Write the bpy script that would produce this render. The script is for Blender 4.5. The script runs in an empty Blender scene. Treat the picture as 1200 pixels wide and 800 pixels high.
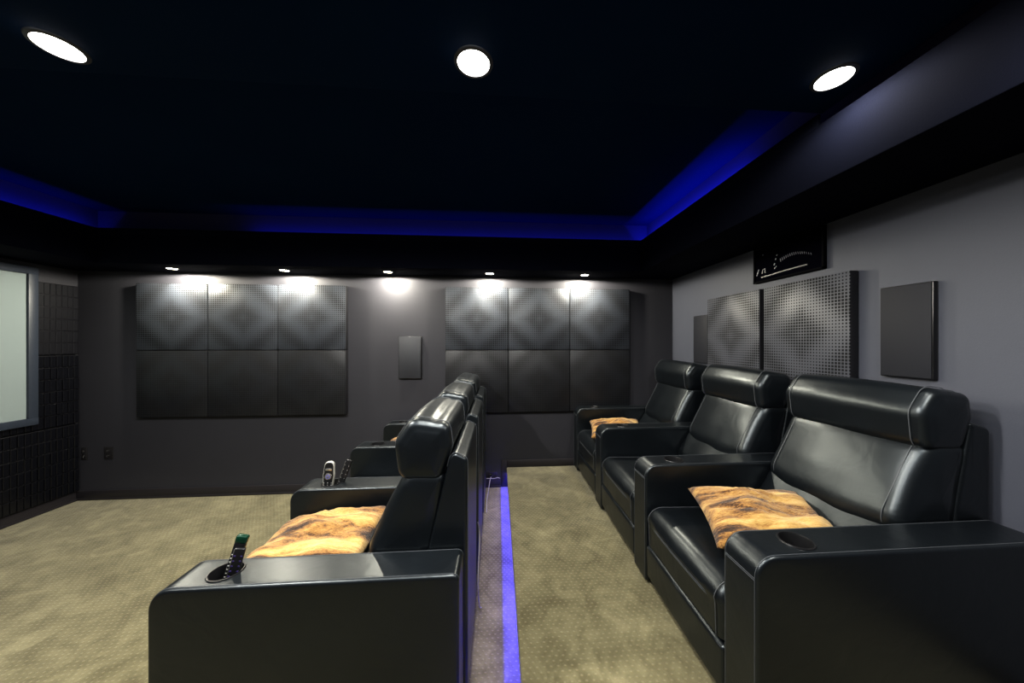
import bpy, bmesh, math, random
from mathutils import Vector, Matrix, noise
random.seed(7)
C = bpy.context.scene.collection
PI = math.pi
# ------------------------------------------------------------------ geometry of the room (metres)
D, R, LW, BW = 3.225, 1.796, -3.80, -0.75      # far wall Y, right wall X, left wall X, back wall Y
ZS, ZL, ZC = 2.075, 2.365, 2.54                # soffit underside, soffit lip, tray ceiling
PLAT, PX = 0.19, 0.086                         # platform height and edge
CAMH = 1.4245

# ------------------------------------------------------------------ materials
class NT:
    def __init__(s, name):
        s.mat = bpy.data.materials.new(name); s.mat.use_nodes = True
        s.t = s.mat.node_tree; s.b = s.t.nodes['Principled BSDF']
    def n(s, typ, **kw):
        x = s.t.nodes.new(typ)
        for k, v in kw.items(): setattr(x, k, v)
        return x
    def l(s, a, b): s.t.links.new(a, b)
    def put(s, sock, v):
        if isinstance(v, (int, float)): sock.default_value = v
        elif isinstance(v, tuple): sock.default_value = v
        else: s.l(v, sock)
    def m(s, op, a, b=0.0, c=None):
        x = s.n('ShaderNodeMath', operation=op)
        s.put(x.inputs[0], a); s.put(x.inputs[1], b)
        if c is not None: s.put(x.inputs[2], c)
        return x.outputs[0]
    def obj(s): return s.n('ShaderNodeTexCoord').outputs['Object']
    def xyz(s, v=None):
        x = s.n('ShaderNodeSeparateXYZ'); s.l(v or s.obj(), x.inputs[0]); return x.outputs
    def noise(s, scale, detail=3, rough=.5, vec=None, dist=0):
        x = s.n('ShaderNodeTexNoise'); s.l(vec or s.obj(), x.inputs['Vector'])
        x.inputs['Scale'].default_value = scale; x.inputs['Detail'].default_value = detail
        x.inputs['Roughness'].default_value = rough; x.inputs['Distortion'].default_value = dist
        return x.outputs['Fac']
    def ramp(s, f, stops):
        x = s.n('ShaderNodeValToRGB'); s.l(f, x.inputs[0]); e = x.color_ramp.elements
        while len(e) < len(stops): e.new(.5)
        for i, (p, c) in enumerate(stops): e[i].position = p; e[i].color = (*c, 1)
        return x.outputs[0]
    def mix(s, f, a, b):
        x = s.n('ShaderNodeMix', data_type='RGBA'); s.put(x.inputs[0], f)
        s.put(x.inputs[6], a if not isinstance(a, tuple) else (*a, 1)); s.put(x.inputs[7], b if not isinstance(b, tuple) else (*b, 1))
        return x.outputs[2]
    def bump(s, h, strength=.3, dist=.002, normal=None):
        x = s.n('ShaderNodeBump'); s.l(h, x.inputs['Height']); x.inputs['Strength'].default_value = strength
        x.inputs['Distance'].default_value = dist
        if normal is not None: s.l(normal, x.inputs['Normal'])
        s.l(x.outputs[0], s.b.inputs['Normal']); return x.outputs[0]
    def set(s, **kw):
        for k, v in kw.items():
            k = k.replace('_', ' ')
            s.put(s.b.inputs[k], v if not (isinstance(v, tuple) and len(v) == 3) else (*v, 1))
        return s

def simple(name, col, rough=.5, metal=0., spec=.5, nscale=60, nstr=.1, vary=.15):
    s = NT(name); f = s.noise(nscale, 3)
    c = s.mix(f, tuple(x*(1-vary) for x in col), tuple(min(1, x*(1+vary)) for x in col))
    s.set(Base_Color=c, Roughness=rough, Metallic=metal); s.b.inputs['Specular IOR Level'].default_value = spec
    if nstr: s.bump(f, nstr, .001)
    return s.mat

def emis(name, col, strength, base=(.02, .02, .02)):
    s = NT(name); s.set(Base_Color=base); f = s.noise(30, 1)
    s.b.inputs['Emission Color'].default_value = (*col, 1)
    s.put(s.b.inputs['Emission Strength'], s.m('MULTIPLY_ADD', f, strength*.1, strength*.95))
    return s.mat

def leather_mat():
    s = NT('black_leather')
    big = s.noise(7, 2); fine = s.noise(260, 4, .6)
    v = s.n('ShaderNodeTexVoronoi'); s.l(s.obj(), v.inputs['Vector']); v.inputs['Scale'].default_value = 330
    s.set(Base_Color=s.mix(big, (.0022, .0032, .0045), (.005, .007, .0095)),
          Roughness=s.m('MULTIPLY_ADD', fine, .10, .30))
    s.b.inputs['Specular Tint'].default_value = (.86, .95, 1., 1)
    s.b.inputs['Specular IOR Level'].default_value = .62
    s.b.inputs['Coat Weight'].default_value = .05; s.b.inputs['Coat Roughness'].default_value = .25
    b1 = s.n('ShaderNodeBump'); s.l(s.noise(9, 3, .5, dist=.6), b1.inputs['Height']); b1.inputs['Strength'].default_value = .3; b1.inputs['Distance'].default_value = .007
    s.bump(s.m('ADD', v.outputs['Distance'], fine), .12, .0006, b1.outputs[0])
    return s.mat

def carpet_mat():
    s = NT('olive_patterned_carpet')
    g = s.n('ShaderNodeNewGeometry').outputs['Position']; x, y, z = s.xyz(g)
    P = .027
    # staggered lattice of little raised tufts
    iy = s.m('FLOOR', s.m('DIVIDE', y, P*.75)); odd = s.m('MULTIPLY', s.m('MODULO', s.m('ABSOLUTE', iy), 2.), .5)
    fx = s.m('SUBTRACT', s.m('FRACT', s.m('ADD', s.m('DIVIDE', x, P), odd)), .5)
    fy = s.m('SUBTRACT', s.m('FRACT', s.m('DIVIDE', y, P*.75)), .5)
    d = s.m('SQRT', s.m('ADD', s.m('MULTIPLY', fx, fx), s.m('MULTIPLY', fy, fy)))
    dot = s.m('SUBTRACT', 1., s.m('MULTIPLY', d, 3.6)); dot = s.m('MAXIMUM', dot, 0.)
    big = s.noise(2.6, 4, .6, g, .8); med = s.noise(9, 4, .65, g, 1.); fine = s.noise(420, 2, .7, g)
    f = s.m('ADD', s.m('MULTIPLY', big, .5), s.m('MULTIPLY', med, .5))
    col = s.ramp(f, [(.36, (.105, .092, .048)), (.5, (.180, .162, .092)), (.64, (.28, .255, .152))])
    col = s.mix(s.m('MULTIPLY', dot, .42), col, (.42, .37, .22))
    col = s.mix(s.m('MULTIPLY', fine, .45), col, (.06, .05, .025))
    s.set(Base_Color=col, Roughness=.95); s.b.inputs['Specular IOR Level'].default_value = .1
    s.b.inputs['Sheen Weight'].default_value = .25
    s.bump(s.m('ADD', s.m('MULTIPLY', fine, .6), dot), .6, .004)
    return s.mat

def wall_mat(name, a, b, rough=.55, spec=.35):
    s = NT(name); f = s.noise(1.7, 4, .6); fine = s.noise(190, 4, .6)
    s.set(Base_Color=s.mix(f, a, b), Roughness=s.m('MULTIPLY_ADD', fine, .15, rough))
    s.b.inputs['Specular IOR Level'].default_value = spec
    s.bump(fine, .25, .0012); return s.mat

def perf_mat(name, n, base, depth, phase=0.):
    """perforated sheet: a lattice of square holes whose size follows a diamond figure; local X,Z in metres"""
    s = NT(name); x, y, z = s.xyz()
    P = .61/n
    ux = s.m('ADD', s.m('DIVIDE', x, P), 500.); uz = s.m('ADD', s.m('DIVIDE', z, P), 500.)
    fx = s.m('ABSOLUTE', s.m('SUBTRACT', s.m('FRACT', ux), .5)); fz = s.m('ABSOLUTE', s.m('SUBTRACT', s.m('FRACT', uz), .5))
    mx = s.m('MAXIMUM', fx, fz)
    ax = s.m('ABSOLUTE', x); az = s.m('ABSOLUTE', s.m('ADD', z, phase))
    dia = s.m('ADD', ax, az)
    fig = s.m('SINE', s.m('MULTIPLY', dia, 2*PI/.30))
    size = s.m('MULTIPLY_ADD', fig, .085, .285)
    hole = s.m('LESS_THAN', mx, size)
    edge = s.m('MULTIPLY', s.m('LESS_THAN', ax, .300), 1.)
    hole = s.m('MULTIPLY', hole, edge)
    big = s.noise(5, 3, .6)
    metal = s.mix(big, tuple(v*.55 for v in base), tuple(v*1.5 for v in base))
    metal = s.mix(s.m('MULTIPLY_ADD', fig, -.05, .2), metal, tuple(v*2.0 for v in base))
    s.set(Base_Color=s.mix(s.m('MULTIPLY', hole, .93), metal, (.002, .002, .003)), Roughness=s.m('MULTIPLY_ADD', hole, .5, .42))
    s.b.inputs['Specular IOR Level'].default_value = .45
    s.bump(s.m('ADD', s.m('MULTIPLY', hole, -1.), s.m('MULTIPLY', fig, .35)), .25, depth)
    return s.mat

def fur_mat():
    s = NT('golden_brown_fur'); o = s.obj()
    mp = s.n('ShaderNodeMapping'); s.l(o, mp.inputs['Vector']); mp.inputs['Scale'].default_value = (1.3, 8.0, 3.); mp.inputs['Rotation'].default_value = (0, 0, .12)
    st = s.noise(1.25, 5, .62, mp.outputs[0], .55)
    mp2 = s.n('ShaderNodeMapping'); s.l(o, mp2.inputs['Vector']); mp2.inputs['Scale'].default_value = (1., 5., 1.); mp2.inputs['Rotation'].default_value = (0, 0, 1.1)
    hair = s.noise(60, 4, .7, mp2.outputs[0], .8)
    f = s.m('ADD', st, s.m('MULTIPLY', s.m('SUBTRACT', hair, .5), .30))
    col = s.ramp(f, [(.38, (.018, .008, .004)), (.435, (.08, .034, .011)), (.48, (.28, .14, .038)), (.56, (.46, .29, .09)), (.70, (.68, .51, .23))])
    s.set(Base_Color=col, Roughness=.7); s.b.inputs['Sheen Weight'].default_value = .2; s.b.inputs['Specular IOR Level'].default_value = .25
    s.bump(s.m('ADD', hair, s.m('MULTIPLY', st, 3.)), .6, .008); return s.mat

M = dict(
    leather=leather_mat(), carpet=carpet_mat(), fur=fur_mat(),
    stitch=simple('grey_stitching', (.075, .082, .092), .45, 0, .5, 400, .2),
    wall=wall_mat('charcoal_wall_paint', (.030, .030, .037), (.040, .040, .049)),
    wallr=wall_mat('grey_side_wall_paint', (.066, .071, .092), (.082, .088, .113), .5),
    soffit=wall_mat('dark_soffit_paint', (.0030, .0036, .008), (.005, .006, .013), .75, .04),
    ceil=wall_mat('navy_black_ceiling_paint', (.002, .010, .036), (.004, .018, .055), .8, .04),
    cove=wall_mat('cove_paint', (.045, .045, .09), (.06, .06, .11), .7, .1),
    base=wall_mat('dark_baseboard_paint', (.022, .020, .024), (.030, .027, .031), .35),
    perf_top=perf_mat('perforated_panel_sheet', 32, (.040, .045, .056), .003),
    perf_shaded=perf_mat('perforated_panel_sheet_shaded', 32, (.0105, .0115, .0145), .002),  # same sheet for the lower row, its shade put into a darker colour
    perf_right=perf_mat('perforated_panel_sheet_side', 36, (.058, .061, .074), .002),
    panelside=simple('black_panel_edge', (.012, .012, .015), .5),
    tile=simple('glossy_black_tile', (.0035, .0038, .006), .26, 0, .5, 25, .2),
    tiledull=simple('matte_black_tile', (.004, .0042, .007), .5, 0, .3, 25, .2),
    tileback=simple('black_tile_backing', (.006, .006, .009), .5),
    grille=simple('speaker_grille_cloth', (.020, .021, .027), .6, 0, .25, 900, .5),
    grille2=simple('charcoal_speaker_grille', (.032, .034, .041), .55, 0, .4, 900, .5),
    plastic=simple('black_plastic', (.010, .010, .011), .3),
    outlet=simple('dark_outlet_plastic', (.020, .019, .021), .35),
    screen=simple('grey_screen_cloth', (.22, .26, .265), .8, 0, .2, 300, .05, .03),
    frame=simple('black_velvet_frame', (.030, .038, .055), .42),
    chrome=simple('brushed_silver', (.62, .62, .60), .25, .9, .5, 80, .05),
    silverplastic=simple('silver_plastic', (.45, .45, .42), .3, .3, .5),
    button=simple('grey_rubber_button', (.22, .22, .22), .5),
    green=simple('green_glossy_plastic', (.002, .032, .016), .2),
    purple=simple('purple_rubber_button', (.035, .02, .12), .35),
    bluedial=simple('slate_blue_dial', (.10, .10, .22), .3),
    cord=simple('pale_cable_sheath', (.38, .36, .36), .5),
    picture=simple('black_picture_print', (.001, .001, .003), .9, 0, .02), picframe=simple('black_picture_frame', (.002, .002, .003), .8, 0, .05),
    pic_grey=simple('slate_picture_tone', (.012, .014, .022), .4),
    pic_lit=simple('silver_picture_tone', (.30, .31, .34), .4),
    lens=emis('downlight_glow', (1., .97, .90), 26, (.8, .8, .8)),
    lens_small=emis('small_downlight_glow', (1., .93, .72), 30, (.8, .8, .8)),
    trimring=simple('downlight_trim', (.05, .05, .055), .4),
    ledblue=emis('blue_led_glow', (.03, .03, 1.), 4.),
    whiteled=simple('led_tape_backing', (.3, .3, .35), .4),
)

# ------------------------------------------------------------------ mesh helpers
def link(name, bm, mat, parent=None, smooth=True, angle=40):
    me = bpy.data.meshes.new(name)
    bmesh.ops.recalc_face_normals(bm, faces=bm.faces)
    bm.to_mesh(me); bm.free()
    me.materials.append(mat)
    if smooth:
        me.shade_smooth()
        if angle: me.set_sharp_from_angle(angle=math.radians(angle))
    o = bpy.data.objects.new(name, me); C.objects.link(o)
    if parent: o.parent = parent
    return o
def link_loose(name, bm, mat, parent):
    seen = set(); bm.verts.ensure_lookup_table(); out = []
    for v in bm.verts:
        if v in seen: continue
        st = [v]; seen.add(v); isl = []
        while st:
            q = st.pop(); isl.append(q)
            for e in q.link_edges:
                o = e.other_vert(q)
                if o not in seen: seen.add(o); st.append(o)
        nb = bmesh.new(); mp = {q: nb.verts.new(q.co) for q in isl}
        for f in {f for q in isl for f in q.link_faces}: nb.faces.new([mp[q] for q in f.verts])
        out.append(link(name, nb, mat, parent))
    bm.free(); return out
def bx(bm, x0, x1, y0, y1, z0, z1, bev=0, seg=2):
    r = bmesh.ops.create_cube(bm, size=1); vs = r['verts']
    bmesh.ops.scale(bm, vec=(x1-x0, y1-y0, z1-z0), verts=vs)
    bmesh.ops.translate(bm, vec=((x0+x1)/2, (y0+y1)/2, (z0+z1)/2), verts=vs)
    if bev:
        es = list({e for v in vs for e in v.link_edges})
        bmesh.ops.bevel(bm, geom=es, offset=bev, segments=seg, affect='EDGES', profile=.5)
    return bm
def box(name, x0, x1, y0, y1, z0, z1, mat, parent=None, bev=0, seg=2):
    return link(name, bx(bmesh.new(), x0, x1, y0, y1, z0, z1, bev, seg), mat, parent, bool(bev))
def lathe(bm, prof, cx=0, cy=0, n=32, axis='z', cap=False):
    rings = []
    for r, z in prof:
        rings.append([bm.verts.new((cx+r*math.cos(2*PI*i/n), cy+r*math.sin(2*PI*i/n), z)) for i in range(n)])
    for a, b in zip(rings, rings[1:]):
        for i in range(n): bm.faces.new((a[i], a[(i+1) % n], b[(i+1) % n], b[i]))
    if cap: bm.faces.new(rings[0]); bm.faces.new(rings[-1])
    return bm
def tube(bm, pts, r, n=6, closed=False):
    pts = [Vector(p) for p in pts]; N = len(pts); rings = []
    up = Vector((0.02, 1, 0.03)).normalized()
    for i, p in enumerate(pts):
        a = pts[(i-1) % N] if (closed or i) else p; b = pts[(i+1) % N] if (closed or i < N-1) else p
        t = (b-a)
        if t.length < 1e-9: t = Vector((1, 0, 0))
        t.normalize(); u = up if abs(t.dot(up)) < .95 else Vector((1, 0, 0.01)).normalized()
        s = t.cross(u).normalized(); w = s.cross(t)
        rings.append([bm.verts.new(p + r*(math.cos(2*PI*k/n)*s+math.sin(2*PI*k/n)*w)) for k in range(n)])
    for i in range(N if closed else N-1):
        a, b = rings[i], rings[(i+1) % N]
        for k in range(n): bm.faces.new((a[k], a[(k+1) % n], b[(k+1) % n], b[k]))
    if not closed: bm.faces.new(rings[0]); bm.faces.new(rings[-1])
    return bm
def rpoly(pts, step=.02):
    """closed polygon [(x,z,radius)] -> rounded, evenly dense CCW outline"""
    n = len(pts); out = []
    for i in range(n):
        p = Vector(pts[i][:2]); a = Vector(pts[i-1][:2]); b = Vector(pts[(i+1) % n][:2]); r = pts[i][2]
        u = (a-p).normalized(); v = (b-p).normalized(); ang = math.acos(max(-1, min(1, u.dot(v))))
        t = r/math.tan(ang/2) if r > 0 and ang > .01 else 0
        t = min(t, (a-p).length*.49, (b-p).length*.49); r = t*math.tan(ang/2)
        if t < 1e-5: out.append(p); continue
        c = p+(u+v).normalized()*(r/math.sin(ang/2)); s = p+u*t-c; e = p+v*t-c
        tot = PI-ang; k = max(3, int(tot/.22)); sg = 1 if s.x*e.y-s.y*e.x > 0 else -1
        for j in range(k+1):
            th = sg*tot*j/k; out.append(c+Vector((s.x*math.cos(th)-s.y*math.sin(th), s.x*math.sin(th)+s.y*math.cos(th))))
    dense = []
    for i, p in enumerate(out):
        q = out[(i+1) % len(out)]; L = (q-p).length
        if L < 1e-6: continue
        k = max(1, int(round(L/step)))
        for j in range(k): dense.append(p+(q-p)*j/k)
    A = sum(dense[i].x*dense[(i+1) % len(dense)].y-dense[(i+1) % len(dense)].x*dense[i].y for i in range(len(dense)))
    return dense if A > 0 else dense[::-1]
def normals(P):
    n = len(P); out = []
    for i in range(n):
        t = (P[(i+1) % n]-P[i]).normalized()+(P[i]-P[i-1]).normalized()
        t.normalize(); out.append(Vector((t.y, -t.x)))
    return out
def inset(P, d, bulge=0., bf=None):
    N = normals(P); return [p-n*d+(n*bulge*(bf(p) if bf else 1)) for p, n in zip(P, N)]
def loft(bm, P, y0, y1, r, bulge=0., bf=None, n=14, wob=0., wscale=7., seed=0., crown=0., warp=None):
    W = y1-y0; ys = []
    K = 6
    for i in range(K+1):
        th = (PI/2)*i/K; ys.append((y0+r-r*math.cos(th), r-r*math.sin(th)))
    mid = [(y0+r+(W-2*r)*j/n, 0) for j in range(1, n)]
    st = ys+mid+[(y0+y1-y, d) for y, d in ys[::-1]]
    rings = []
    for y, d in st:
        t = (y-y0)/W; b = bulge*math.sin(PI*min(1, max(0, t)))**.6 if bulge else 0
        ring = []
        for p in inset(P, d, b, bf):
            v = Vector((p.x, y, p.y))
            if wob:
                q = noise.noise_vector(Vector((p.x*wscale+seed, y*wscale, p.y*wscale)))*wob; v += q
            if warp: v.z += warp(p, t)
            ring.append(bm.verts.new(v))
        rings.append(ring)
    m = len(P)
    for a, b in zip(rings, rings[1:]):
        for i in range(m): bm.faces.new((a[i], a[(i+1) % m], b[(i+1) % m], b[i]))
    for ring, sg in ((rings[0], -1), (rings[-1], 1)):
        c = sum((v.co for v in ring), Vector())/m
        prev = ring
        for f, h in ((.93, .35), (.8, .65), (.5, .92)):
            cur = [bm.verts.new(c+(v.co-c)*f+Vector((0, sg*crown*h, 0))) for v in ring]
            for i in range(m): bm.faces.new((prev[i], prev[(i+1) % m], cur[(i+1) % m], cur[i]))
            prev = cur
        cv = bm.verts.new(c+Vector((0, sg*crown, 0)))
        for i in range(m): bm.faces.new((prev[i], prev[(i+1) % m], cv))
    return bm
def seam(bm, P, y, off=.0012, r=.0016, cond=None, bulge=0., bf=None):
    Q = inset(P, -off, bulge, bf)
    runs = []; cur = []
    for p, q in zip(P, Q):
        if cond is None or cond(p): cur.append((q.x, y, q.y))
        else:
            if len(cur) > 1: runs.append(cur)
            cur = []
    if len(cur) > 1: runs.append(cur)
    if cond is None: tube(bm, runs[0], r, 5, True); return
    if len(runs) > 1 and cond(P[0]) and cond(P[-1]): runs[0] = runs[-1]+runs[0]; runs.pop()
    for rn in runs: tube(bm, rn, r, 5)

def tag(o, label=None, cat=None, group=None, kind=None):
    if label: o['label'] = label
    if cat: o['category'] = cat
    if group: o['group'] = group
    if kind: o['kind'] = kind
    return o
def thing(name, label, cat, loc=(0, 0, 0), rot=(0, 0, 0), group=None):
    o = bpy.data.objects.new(name, None); C.objects.link(o); o.empty_display_size = .1
    o.location = loc; o.rotation_euler = rot
    return tag(o, label, cat, group)
def kids(o): return [c for c in bpy.data.objects if c.parent == o]
def copy_tree(o, parent=None):
    c = o.copy(); C.objects.link(c); c.parent = parent
    for ch in kids(o): copy_tree(ch, c)
    return c
def struct(name, *a, **k): return tag(box(name, *a, **k), kind='structure')

# ------------------------------------------------------------------ the setting
struct('floor', LW-.1, R+.1, BW-.1, D+.1, -.1, 0, M['carpet'])
# platform: carpeted top with a nosing that hides the blue strip, riser set back under it
bm = bmesh.new()
bx(bm, PX, R, BW, D, PLAT-.018, PLAT, .006)
bx(bm, PX+.040, R, BW, D, 0, PLAT-.014)
bx(bm, PX, PX+.004, BW, D, .138, PLAT-.012)
tag(link('platform', bm, M['carpet'], None, True), kind='structure')
struct('wall_far', LW-.1, R+.1, D, D+.1, 0, ZC, M['wall'])
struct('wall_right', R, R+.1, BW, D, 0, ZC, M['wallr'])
struct('wall_left', LW-.1, LW, BW, D, 0, ZC, M['wall'])
struct('wall_back', LW-.1, R+.1, BW-.1, BW, 0, ZC, M['wall'])
struct('ceiling', LW-.1, R+.1, BW-.1, D+.1, ZC, ZC+.1, M['ceil'])
# soffit ring and the cove behind its lip
SR, SL, SF, SB = 1.31, -3.27, 2.89, 1.24
def soffit(name, x0, x1, y0, y1, lip):
    bm = bmesh.new(); bx(bm, x0, x1, y0, y1, ZS, ZL-.05, .004)
    bx(bm, *lip, ZL-.055, ZL, .004)
    o = tag(link(name, bm, M['soffit']), kind='structure'); return o
soffit('trim_1', SR, R, BW, D, (SR, SR+.015, SB, SF))
soffit('trim_2', LW, SL, BW, D, (SL-.015, SL, SB, SF))
soffit('trim_3', SL, SR, SF, D, (SL-.015, SR+.015, SF, SF+.015))
tag(link('trim_4', bx(bmesh.new(), SL-.02, SR+.02, BW, SB, ZL, ZC, .004), M['ceil']), kind='structure')   # lowered ceiling in front of the tray
for i, (a, b, c, d_) in enumerate([(SR+.11, R, BW, D), (LW, SL-.11, BW, D), (SL-.11, SR+.11, SF+.11, D), ]):
    struct('trim_%d' % (5+i), a, b, c, d_, ZL-.05, ZC, M['cove'])
# baseboards
def bb(name, boxes):
    bm = bmesh.new()
    for b in boxes: bx(bm, *b, .004)
    return tag(link(name, bm, M['base']), kind='structure')
bb('baseboard_far', [(LW, PX-.055, D-.014, D, 0, .085), (LW, PX-.055, D-.019, D, 0, .018),
                     (PX-.055, PX+.012, D-.014, D, 0, PLAT+.075), (PX, R, D-.014, D, PLAT, PLAT+.072)])
bb('baseboard_left', [(LW, LW+.014, BW, D-.02, 0, .085), (LW, LW+.02, BW, D-.02, 0, .018)])
bb('baseboard_right', [(R-.014, R, BW, D-.014, PLAT, PLAT+.072)])

# ------------------------------------------------------------------ recliners
def make_row(L, dz, S, W, cup=.19):
    """returns builder(first) for a reclining cinema seat. x: depth (front = 0), y: lateral, seat between arms, S seat width, W arm width"""
    lea, st = M['leather'], M['stitch']
    a = .605+dz
    k = L-.92
    def arm(parent, y0):
        P = rpoly([(0, .012, .012), (L, .012, .012), (L, a, .022), (0, a, .062)], .03)
        bm = loft(bmesh.new(), P, y0, y0+W, .010, n=8)
        o = link('armrest', bm, lea)
        cut = link('cutter', lathe(bmesh.new(), [(.043, a-.085), (.043, a+.05)], cup, y0+W/2, 40, cap=True), lea)
        md = o.modifiers.new('b', 'BOOLEAN'); md.object = cut; md.operation = 'DIFFERENCE'; md.solver = 'EXACT'
        bpy.context.view_layer.update()
        dg = bpy.context.evaluated_depsgraph_get()
        me = bpy.data.meshes.new_from_object(o.evaluated_get(dg)); o.modifiers.clear(); o.data = me
        me.shade_smooth(); me.set_sharp_from_angle(angle=math.radians(38))
        bpy.data.objects.remove(cut, do_unlink=True); o.parent = parent
        bm = bmesh.new(); top = lambda p: p.y > a-.2 or p.x < .03
        for yy in (y0+.011, y0+W-.011):
            seam(bm, P, yy, -.0002, .0012, lambda p: (p.x < .02 or p.y > a-.05))
        for zz in (a-.066, a-.072):
            tube(bm, [(-.0004, y0+.010, zz), (-.0004, y0+W/2, zz), (-.0004, y0+W-.010, zz)], .0011, 5)
        link_loose('seam', bm, st, o)
        bm = lathe(bmesh.new(), [(.050, a+.0005), (.0485, a+.0035), (.0445, a+.0035), (.0420, a-.003), (.0405, a-.08), (.0, a-.080)], cup, y0+W/2, 40)
        link('cup_holder', bm, M['plastic'], o)
        return o
    def chair(label, both, group):
        root = thing('recliner_seat', label, 'recliner', group=group)
        g = .004
        # plinth under the seat
        box('base', .05, L-.02, g, S-g, 0 if not dz else 0.0, .08+dz, M['plastic'], root, .006)
        # footrest panel: slightly padded board across the front
        P = rpoly([(.004, .045+dz*.6, .014), (.055, .045+dz*.6, .01), (.055, .205+dz, .01), (.0, .205+dz, .016)], .02)
        fr = link('footrest', loft(bmesh.new(), P, g, S-g, .012, bulge=.004, n=10), lea, root)
        bm = bmesh.new(); tube(bm, [(.003, g+.01, .197+dz), (.0, S/2, .198+dz), (.003, S-g-.01, .197+dz)], .0017, 5)
        link_loose('seam', bm, st, fr)
        # seat: cushion with a rolled front edge
        zf = lambda p: 1. if p.y > .34+dz else .25
        P = rpoly([(.006, .212+dz, .012), (.60, .212+dz, .02), (.60, .385+dz, .03), (.30, .392+dz, .2), (.0, .400+dz, .062)], .022)
        sc = link('seat', loft(bmesh.new(), P, g, S-g, .034, bulge=.016, bf=zf, n=18, wob=.0035, wscale=6, seed=dz*9), lea, root)
        bm = bmesh.new()
        for yy in (g+.034, S-g-.034): seam(bm, P, yy, .002, .0016, lambda p: (p.y > .3+dz and p.x < .5) or (p.x < .03 and p.y > .22+dz), .008, zf)
        for zz in (.322, .329): tube(bm, [(.004+.02*(abs(2*t-1)**8)-.0045*math.sin(PI*t)-.003, g+.02+(S-2*g-.04)*t, zz+dz) for t in [i/16 for i in range(17)]], .0012, 5)
        tube(bm, [(.30, g+.035+(S-2*g-.07)*t, .401+dz+.0165*math.sin(PI*(.06+.88*t))**.6) for t in [i/16 for i in range(17)]], .0013, 5)
        link_loose('seam', bm, st, sc)
        # lumbar roll between seat and back
        P = rpoly([(.50+k, .33+dz, .03), (.66+k, .33+dz, .03), (.735+k, .58+dz, .03), (.640+k, .60+dz, .03), (.580+k, .570+dz, .04), (.492+k, .44+dz, .05)], .02)
        lum = link('lumbar_cushion', loft(bmesh.new(), P, g, S-g, .030, bulge=.012, n=14, wob=.006, wscale=6, seed=3), lea, root)
        # back cushion
        fb = lambda p: max(0., min(1., (.78+k-p.x+.42*(p.y-dz-.6))/.08))
        P = rpoly([(.550+k, .552+dz, .060), (.800+k, .51+dz, .03), (.858+k, .872+dz, .03), (.716+k, .872+dz, .075)], .018)
        bc = link('backrest', loft(bmesh.new(), P, g, S-g, .040, bulge=.026, bf=fb, n=18, wob=.0045, wscale=6.5, seed=5+dz, crown=.004, warp=lambda p, t: -.045*math.sin(PI*t)*max(0., min(1., (.70+dz-p.y)/.14))), lea, root)
        bm = bmesh.new()
        for yy in (g+.050, S-g-.050): seam(bm, P, yy, .0022, .0017, lambda p: fb(p) > .4, .011, fb)
        link_loose('seam', bm, st, bc)
        # headrest: thick rounded block tipped forward
        P = rpoly([(.686+k, .856+dz, .040), (.832+k, .848+dz, .03), (.872+k, .965+dz, .03), (.862+k, 1.050+dz, .035), (.728+k, 1.068+dz, .045), (.672+k, .985+dz, .06)], .014)
        hb = lambda p: 1. if p.x < .80+k else .35
        hr = link('headrest', loft(bmesh.new(), P, g-.002, S-g+.002, .026, bulge=.014, bf=hb, n=18, wob=.004, wscale=7, seed=8+dz, crown=.006), lea, root)
        bm = bmesh.new()
        for yy in (g+.040, S-g-.040): seam(bm, P, yy, .0016, .0017, lambda p: p.y > .86+dz, .0075, hb)
        link_loose('seam', bm, st, hr)
        # outer back shell with wedge-shaped sides
        P = rpoly([(.70+k, .06+dz*.5, .02), (L+.012, .06+dz*.5, .012), (L+.012, .925+dz, .022), (.885+k*.6, .948+dz, .026), (.868+k*.8, .925+dz, .012), (.79+k, .60+dz, .02)], .03)
        sh = link('back_shell', loft(bmesh.new(), P, g*.5, S-g*.5, .010, n=12), lea, root)
        bm = bmesh.new()
        for yy in (g+.012, S-g-.012): seam(bm, P, yy, .0012, .0014, lambda p: p.x > L-.02 or p.y > .88+dz)
        link_loose('seam', bm, st, sh)
        arm(root, S)
        if both: arm(root, -W)
        return root
    return chair

ROW_R = dict(L=1.0, dz=0., S=.7195-.1465, W=.1455, x=.7545, z=PLAT, y=1.038, pitch=.7195)
ROW_L = dict(cup=.168, L=.925, dz=.075, S=.669-.1465, W=.1455, x=-1.05, z=0., y=1.195, pitch=.669)
def row(Rw, labels, group):
    ch = make_row(Rw['L'], Rw['dz'], Rw['S'], Rw['W'], Rw.get('cup', .19))
    c0 = ch(labels[0], True, group); c0.location = (Rw['x'], Rw['y'], Rw['z'])
    c1 = ch(labels[1], False, group); c1.location = (Rw['x'], Rw['y']+Rw['pitch'], Rw['z'])
    c2 = copy_tree(c1); c2.location = (Rw['x'], Rw['y']+2*Rw['pitch'], Rw['z']); c2['label'] = labels[2]
row(ROW_R, ['nearest black leather recliner on the raised platform, with a fur pillow on it',
            'middle black leather recliner on the raised platform, empty seat',
            'farthest black leather recliner on the raised platform, against the far wall'], 'recliners on the platform')
row(ROW_L, ['nearest black leather recliner on the lower floor, remotes in its near armrest and fur pillow',
            'middle black leather recliner of the lower row, silver remote beside its empty seat',
            'farthest black leather recliner of the lower row, against the far wall'], 'recliners on the lower floor')

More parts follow.
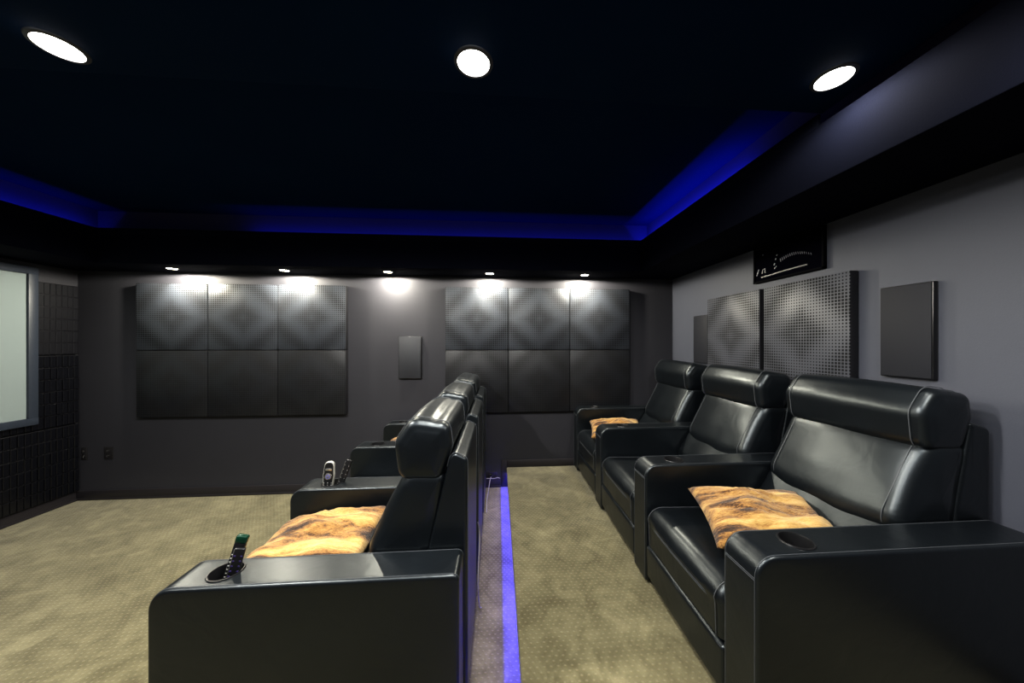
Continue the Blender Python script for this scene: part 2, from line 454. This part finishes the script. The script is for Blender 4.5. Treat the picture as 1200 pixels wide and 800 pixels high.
# ------------------------------------------------------------------ fur pillows
def pillow(label, loc, rot, sx, sy, th, seed):
    bm = bmesh.new(); n = 34; top = {}; bot = {}
    for i in range(n+1):
        for j in range(n+1):
            u, v = 2*i/n-1, 2*j/n-1
            # corners pulled out, sides drawn in
            x = u*(1-.10*(1-v*v)*0-.07*(1-abs(v)**2)) ; y = v*(1-.07*(1-abs(u)**2))
            h = max(0., (1-u**2))**.5*max(0., (1-v**2))**.5
            h = h**.75*th/2
            q = noise.noise(Vector((x*1.6+seed, y*3.2, seed)))*.036*(h/(th/2))
            q += abs(noise.noise(Vector((x*2.1-seed, y*5.5+x*1.5, 2.))))*-.034*(h/(th/2))
            top[i, j] = Vector((x*sx/2, y*sy/2, h+q)); bot[i, j] = Vector((x*sx/2, y*sy/2, -h*.8))
    def isb(i, j): return i in (0, n) or j in (0, n)
    vt = {k: bm.verts.new(p) for k, p in top.items()}
    vb = {k: (vt[k] if isb(*k) else bm.verts.new(p)) for k, p in bot.items()}
    for i in range(n):
        for j in range(n):
            bm.faces.new((vt[i, j], vt[i+1, j], vt[i+1, j+1], vt[i, j+1]))
            f = (vb[i, j], vb[i, j+1], vb[i+1, j+1], vb[i+1, j])
            bm.faces.new(f)
    o = link('fur_pillow', bm, M['fur'], None, True, 0)
    o.location = loc; o.rotation_euler = rot
    return tag(o, label, 'pillow', 'golden fur pillows')
pillow('golden brown striped fur pillow on the nearest platform recliner', (1.105, 1.288, PLAT+.500), (math.radians(7), math.radians(-3), -.30), .47, .41, .14, 1.3)
pillow('golden fur pillow on the farthest platform recliner', (1.02, 2.745, PLAT+.490), (math.radians(5), math.radians(-3), -.25), .44, .42, .13, 4.1)
pillow('golden brown fur pillow on the nearest lower-row recliner', (-.78, 1.470, .555), (math.radians(3), math.radians(-5), -.06), .50, .46, .15, 7.7)
pillow('golden fur pillow on the farthest lower-row recliner', (-.74, 2.80, .560), (0, math.radians(-5), 0), .42, .42, .13, 9.2)

# ------------------------------------------------------------------ acoustic panels
def slab(name, label, cat, w, h, t, loc, rotz, front, group=None):
    """panel in local X,Z; front sheet faces local -Y, body behind"""
    r = thing(name, label, cat, loc, (0, 0, rotz), group)
    box('frame', -w/2, w/2, .004, t, -h/2, h/2, M['panelside'], r, .003)
    box('face_sheet', -w/2+.001, w/2-.001, 0, .006, -h/2+.001, h/2-.001, front, r, .0015)
    return r
s = .610
ord3 = ['left', 'middle', 'right']
for (x0, zt, gname, where) in ((-3.2625, 1.9665, 'left wall panels', 'the far-wall block nearer the screen'), (-.509, 1.9635, 'right wall panels', 'the far-wall block behind the seats')):
    for i in range(3):
        for j in range(2):
            lab = 'black perforated panel, %s %s of %s' % (['upper', 'lower'][j], ord3[i], where)
            dy = random.uniform(-.002, .002); rz = random.uniform(-.003, .003)
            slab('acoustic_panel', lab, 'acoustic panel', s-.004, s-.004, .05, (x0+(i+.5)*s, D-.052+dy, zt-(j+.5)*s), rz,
                 M['perf_top'] if j == 0 else M['perf_shaded'], 'perforated panels on the far wall')
for (ya, yb, lab) in ((1.489, 2.016, 'large grey perforated acoustic panel on the right wall, nearer the grey speaker'),
                      (2.05, 2.59, 'grey perforated acoustic panel on the right wall, nearer the far corner')):
    slab('acoustic_panel', lab, 'acoustic panel', yb-ya, .61, .046, (R-.050, (ya+yb)/2, 1.785-.305), PI/2*-1, M['perf_right'], 'perforated panels on the right wall')

# tile-relief panels around the screen on the left wall
def tile_panel(lab, yc, zc, mat='tile', pr=.006):
    r = thing('relief_panel', lab, 'acoustic panel', (LW, yc, zc), (0, 0, 0), 'relief panels on the screen wall')
    box('backing', .001, .030, -.303, .303, -.303, .303, M['tileback'], r, .003)
    bm = bmesh.new(); nx, nz = 16, 6; rr = random.Random(int(yc*100+zc*1000))
    for i in range(nx):
        for j in range(nz):
            w_ = .606/nx; h_ = .606/nz; y0 = -.303+i*w_; z0 = -.303+j*h_
            bx(bm, .029, .032+pr+rr.uniform(0, pr), y0+.003, y0+w_-.003, z0+.004, z0+h_-.004, .0025, 1)
    link('tiles', bm, M[mat], r, True, 30)
rows_ = [(.395, 'bottom'), (1.010, 'middle'), (1.625, 'top')]
for (zc, nm) in rows_:
    tile_panel('glossy black tiled relief panel, %s one by the far corner' % nm, D-.02-.305, zc, *(('tiledull', .002) if nm == 'top' else ()))
for kx, nm in ((1, 'under the screen edge'), (2, 'under the screen, second from its far edge')):
    tile_panel('glossy black tiled relief panel %s' % nm, D-.02-.305-kx*.61, .395)

# ------------------------------------------------------------------ projection screen
def screen():
    y0, y1, z0, z1 = .66, 2.915, .762, 2.030; X = LW+.060; fw = .058
    r = thing('projection_screen', 'large pale grey projection screen in a black frame on the left wall', 'screen', (LW+.014, (y0+y1)/2, z0))
    oy, oz = (y0+y1)/2, z0
    box('screen_surface', .040, .048, y0-oy+fw*.6, y1-oy-fw*.6, fw*.6, z1-z0-fw*.6, M['screen'], r)
    bm = bmesh.new()
    bx(bm, .036, .066, y0-oy, y1-oy, 0, fw, .006); bx(bm, .036, .066, y0-oy, y1-oy, z1-z0-fw, z1-z0, .006)
    bx(bm, .037, .065, y0-oy+.001, y0-oy+fw, .01, z1-z0-.01, .004); bx(bm, .037, .065, y1-oy-fw, y1-oy-.001, .01, z1-z0-.01, .004)
    link('frame', bm, M['frame'], r)
    bm = bmesh.new(); bx(bm, -.014, .037, y0-oy+.1, y1-oy-.5, .1, .9, .002)
    link('mounting_plate', bm, M['plastic'], r)
screen()

# ------------------------------------------------------------------ speakers on the walls
def speaker(lab, w, h, t, loc, rotz, mat, group=None):
    r = thing('wall_speaker', lab, 'speaker', loc, (0, 0, rotz), group)
    box('housing', -w/2, w/2, .004, t, -h/2, h/2, M['plastic'], r, .003)
    box('grille', -w/2+.004, w/2-.004, 0, .006, -h/2+.004, h/2-.004, mat, r, .002)
def far_x(u, Y):
    t = math.radians(4.18); k = (u-611.4)/380; z = Y/(math.cos(t)-k*math.sin(t)); return z*(k*math.cos(t)+math.sin(t))
xa, xb = far_x(467, D-.03), far_x(493.5, D-.03)
speaker('slim grey wall speaker on the far wall between the two panel blocks', xb-xa, .41, .035, ((xa+xb)/2, D-.035, 1.283), 0, M['grille2'])
speaker('slim charcoal wall speaker on the right wall above the nearest recliner', .185, .405, .028, (R-.028, 1.290, 1.475), -PI/2, M['grille'])
speaker('slim charcoal wall speaker on the right wall by the far corner, partly behind a panel', .205, .42, .02, (R-.020, 2.735, 1.455), -PI/2, M['grille'])

# ------------------------------------------------------------------ dark framed picture high on the right wall
def picture():
    w, h = .49, .238; r = thing('framed_picture', 'small black framed picture high on the right wall, silver ribbed curve on black', 'picture', (R-.022, 1.892, 1.832+h/2), (0, 0, -PI/2))
    bm = bmesh.new()
    for b in ((-w/2, w/2, 0, .021, -h/2, -h/2+.012), (-w/2, w/2, 0, .021, h/2-.012, h/2), (-w/2, -w/2+.012, 0, .021, -h/2, h/2), (w/2-.012, w/2, 0, .021, -h/2, h/2)): bx(bm, *b, .002)
    link('frame', bm, M['picframe'], r)
    pr = box('print', -w/2+.01, w/2-.01, .008, .018, -h/2+.01, h/2-.01, M['picture'], r)
    bm = bmesh.new()   # ribbed curved form
    for i in range(16):
        t = i/15; x = -.035+.20*t; z = -.005+.030*math.sin(PI*(t*.85+.12))-.01*t
        tube(bm, [(x, .007, z), (x+.004, .007, z-.020+.008*t)], .0017*(1-.6*t)+.0005, 5)
    for (x, z, q) in ((-.06, .035, .004), (-.068, .012, .005), (-.078, -.02, .006), (-.075, -.045, .005), (-.066, -.038, .004), (-.205, -.032, .006), (-.212, -.048, .007), (-.218, -.062, .005), (-.17, .065, .003)):
        tube(bm, [(x-q*.4, .007, z-q), (x+q*.5, .007, z+q)], q*.6, 6)
    link_loose('highlight', bm, M['pic_lit'], pr)
    bm = bmesh.new()
    tube(bm, [(-.18, .007, -.085), (-.09, .007, -.082), (.0, .007, -.077), (.15, .007, -.075)], .006, 6)
    tube(bm, [(-.17, .007, -.060), (-.165, .007, -.035), (-.150, .007, -.030), (-.146, .007, -.06)], .006, 6)
    link_loose('reflection', bm, M['pic_grey'], pr)
picture()

# ------------------------------------------------------------------ outlets and cords
def outlet(lab, loc, rotz, group='wall outlets', sx=1.):
    r = thing('wall_outlet', lab, 'outlet', loc, (0, 0, rotz), group); r.scale = (sx, 1, 1)
    pl = box('cover_plate', -.038, .038, -.006, 0, -.058, .058, M['outlet'], r, .003)
    for z in (-.022, .022):
        bm = lathe(bmesh.new(), [(0, 0), (.016, 0), (.017, .001), (.017, .003)], 0, 0, 20)
        bmesh.ops.rotate(bm, verts=bm.verts, matrix=Matrix.Rotation(PI/2, 3, 'X')); bmesh.ops.translate(bm, verts=bm.verts, vec=(0, -.0055, z))
        so = link('socket', bm, M['plastic'], r)
        bm = bmesh.new(); bx(bm, -.007, -.005, -.0092, -.008, z-.002, z+.007); bx(bm, .005, .007, -.0092, -.008, z-.002, z+.007)
        link('slots', bm, M['button'], so, False)
    return r
outlet('dark outlet plate on the far wall left of the panels, near the floor', (far_x(128, D), D-.001, .42), 0)
outlet('dark narrow outlet plate right in the corner beside the screen wall', (far_x(99.5, D), D-.001, .42), 0, sx=.62)
# horizontal outlet low behind the seats with a plug
r = thing('wall_outlet', 'dark outlet with a plugged-in cord low behind the lower seats', 'outlet', (far_x(575.5, D), D-.001, .112), (0, 0, 0), 'wall outlets')
box('cover_plate', -.058, .058, -.006, 0, -.024, .038, M['outlet'], r, .003)
pg = bmesh.new(); bx(pg, -.014, .014, -.032, -.006, -.010, .016, .004)
link('socket', pg, M['plastic'], r)
ox = far_x(575.5, D)
def cord(lab, pts, rad=.004, name='power_cord', mat='cord'):
    # smooth by Catmull-Rom
    P = [Vector(p) for p in pts]; out = []
    for i in range(len(P)-1):
        a, b, c, d = P[max(0, i-1)], P[i], P[i+1], P[min(len(P)-1, i+2)]
        for j in range(8):
            t = j/8; out.append(.5*((2*b)+(-a+c)*t+(2*a-5*b+4*c-d)*t*t+(-a+3*b-3*c+d)*t**3))
    out.append(P[-1])
    return tag(link(name, tube(bmesh.new(), out, rad, 8), M[mat]), lab, 'cord')
cord('pale power cord running down from the outlet behind the lower seats', [(ox, D-.036, .112), (ox-.01, D-.07, .09), (ox-.022, D-.16, .03), (ox-.032, D-.3, .006), (ox-.030, D-.5, .006)], .0035)
cord('pale cable lying along the baseboard by the platform step', [(ox-.075, D-.028, .089), (ox-.03, D-.03, .094), (ox+.03, D-.03, .093), (ox+.065, D-.028, .100), (ox+.085, D-.026, .091)], .0035, 'cable')
cord('white cord hanging behind the nearest lower-row recliner', [(-.106, 1.72, .48), (-.098, 1.74, .40), (-.102, 1.66, .22), (-.098, 1.70, .06), (-.09, 1.75, .006)], .003, 'power_cord')

# ------------------------------------------------------------------ remote controls standing in the cup holders
def remote(name, lab, w, l, t, loc, rot, body, extras):
    """stands upright: local Z is the length, face to local -Y"""
    r = thing(name, lab, 'remote', loc, rot, None)
    if extras is x3:
        P = rpoly([(-w*.36, 0, .004), (w*.36, 0, .004), (w/2, l*.62, .03), (w*.40, l, w*.36), (-w*.40, l, w*.36), (-w/2, l*.62, .03)], .006)
        bd = link('body', loft(bmesh.new(), P, -t/2, t/2, .006, n=3), body, r)
    else:
        bd = link('body', bx(bmesh.new(), -w/2, w/2, -t/2, t/2, 0, l, min(t, w)*.32, 3), body, r)
    extras(r, bd, w, l, t)
    return r
def keypad(r, w, l, t, rows, cols, z0, z1, mat, rad=.0022):
    bm = bmesh.new()
    for i in range(rows):
        for j in range(cols):
            x = -w*.32+w*.64*(j/(cols-1) if cols > 1 else .5); z = z0+(z1-z0)*i/(rows-1)
            bx(bm, x-rad, x+rad, -t/2-.0012, -t/2+.001, z-rad*.7, z+rad*.7, .0005, 1)
    return link('buttons', bm, mat, r)
def x1(r, bd, w, l, t):
    keypad(r, w, l, t, 7, 3, l*.3, l*.68, M['silverplastic'], .0024)
    link('end_cap', bx(bmesh.new(), -w/2-.0006, w/2+.0006, -t/2-.0006, t/2+.0006, l*.86, l+.0008, min(t, w)*.32, 3), M['green'], r)
def x2(r, bd, w, l, t):
    keypad(r, w, l, t, 6, 2, l*.35, l*.85, M['purple'], .003)
    bm = bmesh.new(); bx(bm, -w/2-.001, -w/2+.002, -t*.35, t*.35, l*.02, l*.98, .0006, 1); link('edge_trim', bm, M['chrome'], r)
def x3(r, bd, w, l, t):
    P = rpoly([(-w*.33, l*.28, .004), (w*.33, l*.28, .004), (w*.43, l*.62, .03), (w*.34, l*.97, w*.3), (-w*.34, l*.97, w*.3), (-w*.43, l*.62, .03)], .006)
    link('face_plate', loft(bmesh.new(), P, -t/2-.0012, -t/2+.003, .0012, n=2), M['plastic'], r)
    def disc(name, r1, y, mat, par):
        bm = bmesh.new(); bmesh.ops.create_cone(bm, cap_ends=True, segments=28, radius1=r1, radius2=r1*.92, depth=.004)
        bmesh.ops.rotate(bm, verts=bm.verts, matrix=Matrix.Rotation(PI/2, 3, 'X')); bmesh.ops.translate(bm, verts=bm.verts, vec=(0, y, l*.60)); return link(name, bm, mat, par)
    d = disc('dial_ring', .0175, -t/2-.002, M['chrome'], r)
    disc('dial', .0125, -t/2-.0035, M['bluedial'], d); disc('center_button', .0045, -t/2-.005, M['chrome'], d)
    box('display', -w*.28, w*.28, -t/2-.0026, -t/2-.001, l*.76, l*.82, M['chrome'], r, .0006)
    keypad(r, w, l, t+.003, 3, 3, l*.31, l*.43, M['button'], .0026)
def x4(r, bd, w, l, t):
    keypad(r, w, l, t, 6, 2, l*.3, l*.85, M['button'], .002)
    bm = bmesh.new(); bx(bm, -w/2-.001, -w/2+.0018, -t*.35, t*.35, l*.15, l*.95, .0006, 1); link('edge_trim', bm, M['chrome'], r)
cy = ROW_L['y']-ROW_L['W']/2; cx = ROW_L['x']+ROW_L['cup']; cz = .605+.075-.079
remote('remote_control', 'black remote with green end standing in the nearest lower armrest cup holder', .034, .185, .018, (cx-.014, cy+.010, cz+.001), (math.radians(-4), math.radians(15), .15), M['plastic'], x1)
remote('remote_control', 'slim black remote with purple buttons leaning in the nearest lower armrest cup holder', .030, .155, .011, (cx+.010, cy-.012, cz+.001), (math.radians(-3), math.radians(13), .25), M['plastic'], x2)
cy2 = cy+ROW_L['pitch']
remote('remote_control', 'silver remote with a round blue dial in the second lower armrest cup holder', .056, .192, .022, (cx-.020, cy2-.004, cz+.001), (math.radians(-4), math.radians(3), .1), M['silverplastic'], x3)
remote('remote_control', 'slim black remote leaning backward in the second lower armrest cup holder', .032, .205, .012, (cx+.018, cy2+.008, cz+.001), (math.radians(-4), math.radians(19), -.1), M['plastic'], x4)

# ------------------------------------------------------------------ downlights
def downlight(lab, x, y, z, rad, lens, group):
    r = thing('recessed_downlight', lab, 'ceiling light', (x, y, z), (0, 0, 0), group)
    link('trim_ring', lathe(bmesh.new(), [(rad*1.02, -.0005), (rad*1.02, -.006), (rad*1.22, -.004), (rad*1.25, -.0002)], 0, 0, 40), M['trimring'], r)
    bm = bmesh.new(); bmesh.ops.create_circle(bm, cap_ends=True, segments=40, radius=rad*1.02); bmesh.ops.translate(bm, verts=bm.verts, vec=(0, 0, -.003))
    link('lens', bm, lens, r, False)
def lamp(name, typ, loc, power, col=(1, 1, 1), rot=(0, 0, 0), **kw):
    l = bpy.data.lights.new(name, typ); l.energy = power; l.color = col
    for k, v in kw.items(): setattr(l, k, v)
    o = bpy.data.objects.new(name, l); C.objects.link(o); o.location = loc; o.rotation_euler = rot
    return o
def back(u, v, Z):
    t = math.radians(4.18); z = 380*(CAMH-Z)/(v-401.5); k = (u-611.4)/380*z
    return k*math.cos(t)+z*math.sin(t), z*math.cos(t)-k*math.sin(t)
WHITE = (1., .96, .88)
for (u, v), nm in zip(((68.5, 55.5), (555, 74), (977, 92)), ('leftmost of the three, toward the screen', 'middle of the three', 'rightmost of the three, over the platform')):
    X, Y = back(u, v, ZL-.003)
    downlight('round bright recessed ceiling light, %s' % nm, X, Y, ZL, .052, M['lens'], 'ceiling downlights')
    lamp('ceiling_spot_lamp', 'SPOT', (X, Y, ZL-.02), 18 if 'rightmost' in nm else 185 if 'leftmost' in nm else 105, WHITE, (0, 0, 0), spot_size=math.radians(176), spot_blend=.35, shadow_soft_size=.05)
names5 = ['first from the screen wall', 'second from the screen wall', 'third, above the slim far-wall speaker', 'fourth from the screen wall', 'fifth, nearest the right wall']
for (u, v), nm in zip(((203, 313.5), (334, 315.5), (455, 318.5), (574, 320.5), (685, 321.5)), names5):
    X = far_x(u, 3.06); Y = 3.05
    downlight('small warm soffit spotlight above the far wall, %s' % nm, X, Y, ZS, .036, M['lens_small'], 'soffit spotlights')
    lamp('soffit_lamp', 'SPOT', (X, Y, ZS-.012), 52, (1., .94, .78), (math.radians(0), 0, 0), spot_size=math.radians(179), spot_blend=.12, shadow_soft_size=.02)

# added unseen lamps overhead, close to the camera, to light the seats
for x in (-2.3, -.2, 1.15):
    lamp('ceiling_spot_lamp', 'SPOT', (x, .42, ZL-.03), 70, WHITE, (0, 0, 0), spot_size=math.radians(160), spot_blend=.6, shadow_soft_size=.12)

# ------------------------------------------------------------------ blue LED strips
BLUE = (.02, .03, 1.)
def led(lab, p0, p1, power, rot, w=.010):
    p0, p1 = Vector(p0), Vector(p1); d = p1-p0; c = (p0+p1)/2; along_y = abs(d.y) > abs(d.x)
    h = d.length/2
    if along_y: b = (c.x-.004, c.x+.004, c.y-h, c.y+h, c.z-.003, c.z)
    else: b = (c.x-h, c.x+h, c.y-.004, c.y+.004, c.z-.003, c.z)
    o = box('led_strip', *b, M['whiteled']); tag(o, lab, 'light strip', 'blue light strips')
    o2 = lamp('blue_led_lamp', 'AREA', (c.x, c.y, c.z+.002), power, BLUE, rot, shape='RECTANGLE')
    o2.data.size = w if along_y else d.length; o2.data.size_y = d.length if along_y else w
    return o2
led('blue light strip in the ceiling cove along the right wall', (SR+.045, SB+.5, ZL-.045), (SR+.045, SF+.04, ZL-.045), 7.5, (0, math.radians(180+25), 0))
led('blue light strip in the ceiling cove along the screen wall', (SL-.045, SB+.05, ZL-.045), (SL-.045, SF+.04, ZL-.045), 2.6, (0, math.radians(180-25), 0))
led('blue light strip in the ceiling cove along the far wall', (far_x(297, SF+.1), SF+.045, ZL-.045), (SR+.02, SF+.045, ZL-.045), 4, (math.radians(180-25), 0, 0))
# step light: tucked behind the nosing of the platform, shining down onto the floor
lo = lamp('step_led_lamp', 'AREA', (PX+.019, (BW+D)/2, .1705), 36, (.012, .012, 1.), (0, 0, 0), shape='RECTANGLE'); lo.data.size = .003; lo.data.size_y = D-BW-.02
o = box('led_strip', PX+.017, PX+.021, BW+.02, D-.02, .1708, .1719, M['ledblue']); tag(o, 'blue light strip tucked under the platform edge', 'light strip', 'blue light strips')

lo = lamp('step_spill_fill', 'AREA', (PX+.006, (BW+D)/2, .134), 5, (.26, .18, 1.), (0, math.radians(30), 0), shape='RECTANGLE'); lo.data.size = .004; lo.data.size_y = D-BW-.02  # added unseen fill spreading the lilac cast over floor and seat backs
# soft bounce fill over the room (large added lamp near the ceiling, unseen above the camera)
lamp('room_fill', 'AREA', (-.6, .35, 2.33), 26, (.86, .93, 1.), (math.radians(12), 0, math.radians(0)), shape='RECTANGLE', size=3.0, size_y=.5)

w = bpy.data.worlds.new('world'); bpy.context.scene.world = w; w.use_nodes = True
w.node_tree.nodes['Background'].inputs[0].default_value = (.5, .6, 1., 1); w.node_tree.nodes['Background'].inputs[1].default_value = .02

# ------------------------------------------------------------------ camera
cam = bpy.data.cameras.new('camera'); cam.sensor_width = 36; cam.lens = 36*380/1200; cam.clip_start = .02
cam.shift_x = -11.4/1200; cam.shift_y = 1.5/1200
co = bpy.data.objects.new('camera', cam); C.objects.link(co); co.location = (0, 0, CAMH); co.rotation_euler = (PI/2, 0, -math.radians(4.18))
sc = bpy.context.scene; sc.camera = co
sc.view_settings.view_transform = 'Standard'; sc.view_settings.look = 'None'; sc.view_settings.exposure = .22; sc.view_settings.gamma = .86
sc.cycles.max_bounces = 8
